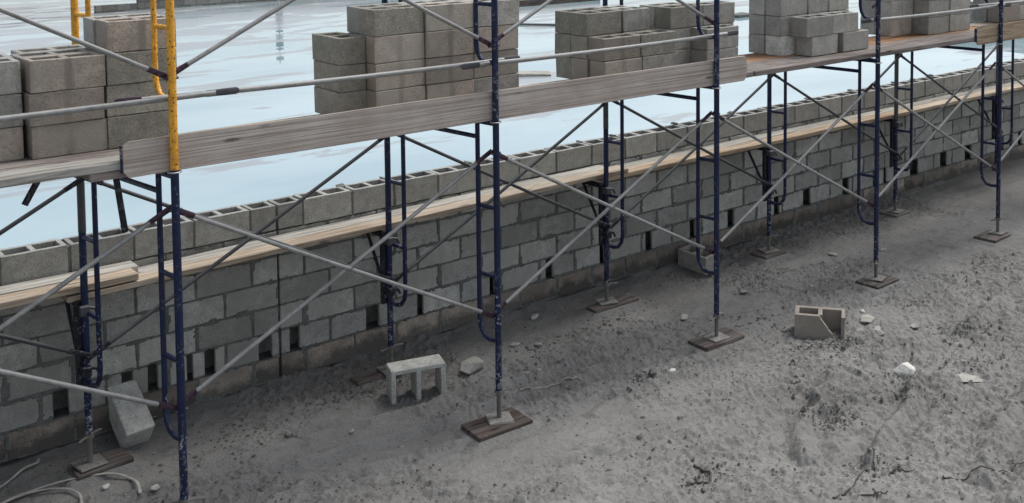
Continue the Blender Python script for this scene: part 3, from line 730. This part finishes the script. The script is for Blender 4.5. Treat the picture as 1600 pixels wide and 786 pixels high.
rock('stone', 'small pale stone between the strap and the nearest scaffold leg', 'stone', .62, -.86, .07, .05, .04, .3, 'pale', 15, None, 0, GR)
rock('stone', 'small pale stone inside the bend of the plastic strap', 'stone', .40, -.62, .08, .05, .035, .8, 'pale', 16, None, 0, GR)
rock('stone', 'pale flat stone lump in the open mud between the second and third near scaffold legs', 'stone', 4.18, -1.75, .10, .06, .035, .1, 'pale', 17, None, 0, GR)
rock('rubble_chunk', 'dark clod beside the pale stone lump in the open mud', 'rubble', 4.05, -1.66, .10, .08, .05, .6, 'mortar', 18, None, 0, GR)
rock('stone', 'grey stone at the wall foot behind the second frame', 'stone', 4.05, -.16, .12, .06, .05, .3, 'pale', 19, None, 0, GR)
SL = ['small grey stone right of the lath end', 'small stone behind the lath, nearer the wall', 'small grey stone close to the wall left of the third frame', 'small stone between the two boards of the third frame', 'small stone right of the third near scaffold leg',
      'grey stone in front of the tilted block by the wall', 'small stone between the third and fourth near legs', 'larger stone left of the fourth wall-side board', 'small stone behind the fourth near scaffold leg', 'tiny stone touching the rubble above the lath',
      'small stone right of the broken block, before the flat fragment', 'small stone behind the white chunk', 'tiny stone left of the standing open block near the nearest leg', 'tiny stone directly left of the standing open block']
k_ = 0
for (x, y, s_) in [(3.35, -.98, .09), (3.75, -.62, .07), (3.6, -.5, .08), (4.75, -.75, .06), (5.35, -1.12, .07), (5.9, -.9, .08), (6.5, -1.2, .06), (7.4, -.75, .09), (7.9, -1.0, .07), (3.45, -1.02, .07), (6.0, -2.35, .08), (6.35, -2.45, .07), (1.4, -.75, .06), (1.9, -.95, .05)]:
    k_ += 1
    rock('stone', SL[k_-1]+' on the mud', 'stone', x, y, s_*1.3, s_, s_*.45, k_, 'grey', 40+k_, None, 0, 'small grey stones scattered along the wall')

# strap loops bottom left
MAT['strap'] = galv('pale_plastic_strap', (.42, .42, .39), .5, 0)
def lie(pts, lift=.012, n=8, smooth=False):
    out = []; P_ = [Vector((x, y, 0)) for x, y in pts]
    for i in range(len(P_)-1):
        p0 = P_[max(i-1, 0)]; p1 = P_[i]; p2 = P_[i+1]; p3 = P_[min(i+2, len(P_)-1)]
        for j in range(n):
            t_ = j/n; q_ = .5*((2*p1)+(p2-p0)*t_+(2*p0-5*p1+4*p2-p3)*t_*t_+(3*p1-p0-3*p2+p3)*t_**3)
            out.append(q_)
    out.append(P_[-1])
    if smooth:
        zz = [gz(q_.x, q_.y) for q_ in out]; k = 7
        return [Vector((q_.x, q_.y, sum(zz[max(0, i-k):i+k+1])/len(zz[max(0, i-k):i+k+1])+lift)) for i, q_ in enumerate(out)]
    return [Vector((q_.x, q_.y, gz(q_.x, q_.y)+lift)) for q_ in out]
st = thing('plastic_strap', 'pale plastic strap curled in loops on the ground at the bottom left', 'strap', (.1, -.5, -.06))
MB().tube(lie([(-.35, -.62), (-.12, -.42), (.10, -.39), (.38, -.46), (.52, -.56), (.56, -.70), (.53, -.86)], .02, 8, True), .011, 8, True, (1, .3), Vector((0, 0, 1))).build('band', 'strap', st)
MB().tube(lie([(-.3, -.50), (.0, -.41), (.18, -.47), (.25, -.60), (.22, -.78)], .025, 8, True), .009, 8, True, (1, .3), Vector((0, 0, 1))).build('band', 'strap', st)
MB().tube(lie([(-.28, -.36), (-.06, -.22), (.06, -.13), (.14, -.12), (.16, -.08)], .025, 8, True), .008, 8).build('band', 'strap', st)

MAT['root'] = wood('dark_root', (.085, .08, .072), (.12, .11, .10), (.04, .038, .034), False)
def root(label, pts, r=.007):
    p = lie(pts, .004, 5)
    p = [v+Vector((random.uniform(-.008, .008), random.uniform(-.008, .008), random.uniform(0, .008))) for v in p]
    n = len(p); tag(MB().tube(p, [r*(1-.6*i/n) for i in range(n)], 6).build('root', 'root'), label, 'root', 'dark roots and twigs on the mud')
root('dark forked root near the bottom edge right of centre', [(3.63, -3.73), (3.80, -3.74), (4.03, -3.655), (4.15, -3.645), (4.22, -3.58)])
root('short dark twig just right of the forked root at the bottom edge', [(3.76, -3.82), (3.83, -3.89), (3.90, -3.925)])
root('dark twig left of the long thin root at bottom right', [(4.14, -3.78), (4.21, -3.81), (4.28, -3.877)], .008)
root('long thin dark root running to the right edge near the bottom', [(4.30, -4.05), (4.45, -4.12), (4.61, -4.21), (4.82, -4.29), (5.0, -4.32)], .006)
root('curled dark root in the bottom middle of the mud', [(3.31, -2.86), (3.29, -2.95), (3.27, -3.05), (3.18, -3.06), (3.10, -3.0)], .011)
root('short dark stick lying below the broken block', [(4.70, -2.495), (4.76, -2.50), (4.82, -2.485)], .007)
tag(MB().tube(lie([(3.10, -1.25), (3.35, -1.31), (3.60, -1.36)], .004), .006, 6).build('wooden_lath', 'wood_white'), 'thin pale lath pressed into the mud right of the second near scaffold leg', 'lath')

# gravel: uncountable specks
CL = [(6.64, -2.75, .16, 260), (5.4, -2.15, .12, 140), (5.6, -2.3, .12, 140), (4.5, -2.95, .13, 170), (4.5, -3.1, .10, 120), (3.28, -3.0, .12, 120), (3.95, -1.63, .06, 50),
      (5.2, -3.1, .12, 90), (4.1, -3.65, .12, 90), (2.2, -.42, .15, 120), (3.7, -.7, .2, 90), (5.5, -1.5, .2, 100), (6.2, -.75, .2, 90), (3.2, -2.5, .25, 80), (6.1, -3.2, .2, 120), (1.3, -.55, .25, 120), (4.6, -.6, .25, 120)]
def specks(name, label, n, smin, smax, mat, seed, dens, clusters=()):
    r = np.random.RandomState(seed)
    x = r.uniform(-.6, 9.2, n*6); y = r.uniform(-5.2, -.05, n*6)
    k = (r.rand(n*6) < np.clip(dens(x, y), 0, 1)); x = x[k][:n]; y = y[k][:n]
    s = smin*(smax/smin)**(r.rand(len(x))**2.2)
    for cx_, cy_, rad, m_ in clusters:
        x = np.append(x, r.normal(cx_, rad, m_)); y = np.append(y, r.normal(cy_, rad*.6, m_)); s = np.append(s, smax*(.45+1.0*r.rand(m_)**3))
    z = ground_z(x, y); N = len(x)
    base_ = np.array([(1, 0, 0), (.3, .9, .1), (-.8, .5, 0), (-.7, -.6, .1), (.3, -.9, -.05), (.1, .1, .75), (-.3, -.1, .6)])
    an = r.rand(N)*6.283; ca, sa = np.cos(an), np.sin(an)
    P_ = base_[None]*s[:, None, None]*r.uniform(.6, 1.2, (N, 7, 1))
    px_ = P_[..., 0]*ca[:, None]-P_[..., 1]*sa[:, None]+x[:, None]; py_ = P_[..., 0]*sa[:, None]+P_[..., 1]*ca[:, None]+y[:, None]
    pz_ = P_[..., 2]*.8+z[:, None]
    V = np.stack([px_, py_, pz_], -1).reshape(-1, 3)
    f = [(0, 1, 5), (1, 2, 6), (1, 6, 5), (2, 3, 6), (3, 4, 6), (4, 5, 6), (4, 0, 5)]
    F = (np.array(f)[None]+np.arange(N)[:, None, None]*7).reshape(-1, 3)
    me = bpy.data.meshes.new(name); me.from_pydata(V.tolist(), [], F.tolist()); me.materials.append(MAT[mat])
    o = bpy.data.objects.new(name, me); COL.objects.link(o); o['kind'] = 'stuff'
    tag(o, label, name.replace('_', ' '))
specks('gravel', 'pale grit and tiny stones strewn over the mud', 2600, .003, .013, 'grey', 5, lambda x, y: .3+.7*fbm(x, y, 1.5, 2))
specks('mud_crumbs', 'small mud crumbs and clods scattered over the ground', 15000, .003, .017, 'crumb', 6, lambda x, y: .06+1.1*sst(.45, .62, fbm(x+40, y+3, 1.1, 3))+.6*np.exp(y/.25), CL)
specks('white_grit', 'tiny white shell and plaster bits on the mud', 650, .003, .008, 'chalk', 8, lambda x, y: .5+0*x)

# ------------------------------------------------------------------ beyond the wall
def farblock(mb, x0, x1, y, h, axis_='x', z0=.02):
    n = int(abs(x1-x0)/.4)
    for c in range(int(h/.19)):
        for i in range(n+1):
            a = x0+(i-(.5 if c % 2 else 0))*.4; b = a+.385; a = max(a, x0); b = min(b, x1)
            if b-a < .05: continue
            z = z0+c*.19
            if axis_ == 'x': mb.box((a, y, z), (b, y+.19, z+.175), .003, None, random.random())
            else: mb.box((y, a, z), (y+.19, b, z+.175), .003, None, random.random())
def farwall(name, label, x0, x1, y, h, ax_, mat):
    loc = (x0, y, 0) if ax_ == 'x' else (y, x0, 0)
    t_ = thing(name, label, 'wall', loc)
    mb = MB(); farblock(mb, x0, x1, y, h, ax_); mb.build('blockwork', mat, t_)
    m = MB()
    if ax_ == 'x': m.box((x0, y+.012, 0), (x1, y+.178, int(h/.19)*.19))
    else: m.box((y+.012, x0, 0), (y+.178, x1, int(h/.19)*.19))
    m.build('mortar', 'mortar', t_)
farwall('block_wall', 'far grey brown block wall along the other side of the water', 10.2, 40, 28.4, .58, 'x', 'farwall')
farwall('block_wall', 'low stub of block wall at the far left end of the far wall', 8.9, 10.1, 28.2, .4, 'x', 'farwall')
farwall('block_wall', 'pale block cross wall seen at the top right between the last two block stacks', 1.0, 9.6, 25.0, .77, 'y', 'walltop')
t_ = thing('timber_beam', 'long dark timber beam with pale top at the upper middle beyond the water', 'beam', (19.6, 21.5, .15))
MB().box((18.4, 21.0, .16), (22.6, 21.45, .34), .01, None).build('beam', 'wood_red', t_)
MB().box((18.4, 21.02, .343), (22.6, 21.6, .37), .01, None).build('cover_board', 'wood_white', t_)
rm = Matrix.Translation((11.35, 9.75, .16)) @ Matrix.Rotation(R(-38), 4, 'Z')
t2 = MB(); t2.box((-.55, -.22, 0), (.40, .22, .03), .02, rm); tag(t2.build('timber_sheet', 'wood_white', None, .005), 'pale board lying in the water between the second and third block stacks', 'board')
tag(MB().box((21.8, 14.0, .15), (22.5, 14.5, .22), .02).build('timber_offcut', 'mortar', None, .01), 'dark board lying flat in the water beyond the third navy post', 'board')
tag(MB().tube([(13.5, 20.3, .17), (16.8, 16.2, .17), (17.6, 14.6, .17)], .035, 8).build('pipe', 'mortar'), 'thin dark pipe lying across the water behind the tall stack', 'pipe')
# post beyond the far wall whose banded reflection shows in the water
t_ = thing('marker_post', 'slim pale post with dark bands standing in the water by the far wall', 'post', (14.2, 27.2, 0))
MB().tube([(14.2, 27.2, 0), (14.2, 27.2, 2.1)], .02, 8).build('pole', 'pale', t_)
for z0, z1 in ((.44, .50), (.57, .76), (1.0, 1.05), (1.16, 1.24), (1.28, 1.53), (1.59, 1.63), (1.86, 1.97)):
    MB().box((14.2-.09, 27.2-.08, z0), (14.2+.09, 27.2+.08, z1)).build('band', 'black', t_)
# shallow mud bars breaking the water surface
def mudbar(cx_, cy_, a, b, rot, seed):
    n = 40; r_ = 7; V = [(cx_, cy_, .165)]; F = []
    for j in range(1, r_+1):
        for i in range(n):
            t_ = 2*math.pi*i/n; k = 1+.35*noise.noise(Vector((math.cos(t_)*1.4+seed, math.sin(t_)*1.4, seed)))+.2*noise.noise(Vector((math.cos(t_)*5, math.sin(t_)*5, seed)))
            x, y = a*k*math.cos(t_)*j/r_, b*k*math.sin(t_)*j/r_
            V.append((cx_+x*math.cos(rot)-y*math.sin(rot), cy_+x*math.sin(rot)+y*math.cos(rot), .165-.022*(j/r_)**2))
    for i in range(n): F.append((0, 1+i, 1+(i+1) % n))
    for j in range(r_-1):
        for i in range(n): F.append((1+j*n+i, 1+(j+1)*n+i, 1+(j+1)*n+(i+1) % n, 1+j*n+(i+1) % n))
    struct(MB().add(V, F, True).build('mud_bar', 'wetmud'))
t = NT('wet_mud'); n1 = t.noise(1.5, 5, .6)
MAT['wetmud'] = t.out(t.mix(t.ramp(n1, [(.35, 0), (.65, 1)]), (.14, .14, .14), (.30, .31, .31)), .45, 0, .5)
for a_ in [(7.0, 31.5, 2.2, .7, .1, 1), (7.4, 27.9, 1.4, .35, -.2, 2), (6.2, 28.9, 1.6, .4, -.1, 3), (9.6, 30.6, 1.6, .5, .1, 4), (11.0, 27.2, .7, .16, .1, 5), (5.6, 26.0, 1.2, .2, .2, 6), (8.6, 29.6, 1.4, .3, 0, 7), (6.9, 27.0, 1.7, .28, .15, 8), (8.9, 28.0, 1.3, .22, .05, 9), (12.4, 27.6, 1.6, .16, -.05, 10), (6.4, 30.2, 1.8, .5, 0, 11), (15.6, 26.4, 1.5, .18, -.1, 12), (24.0, 17.0, 1.6, .2, -.6, 13)]:
    mudbar(*a_)
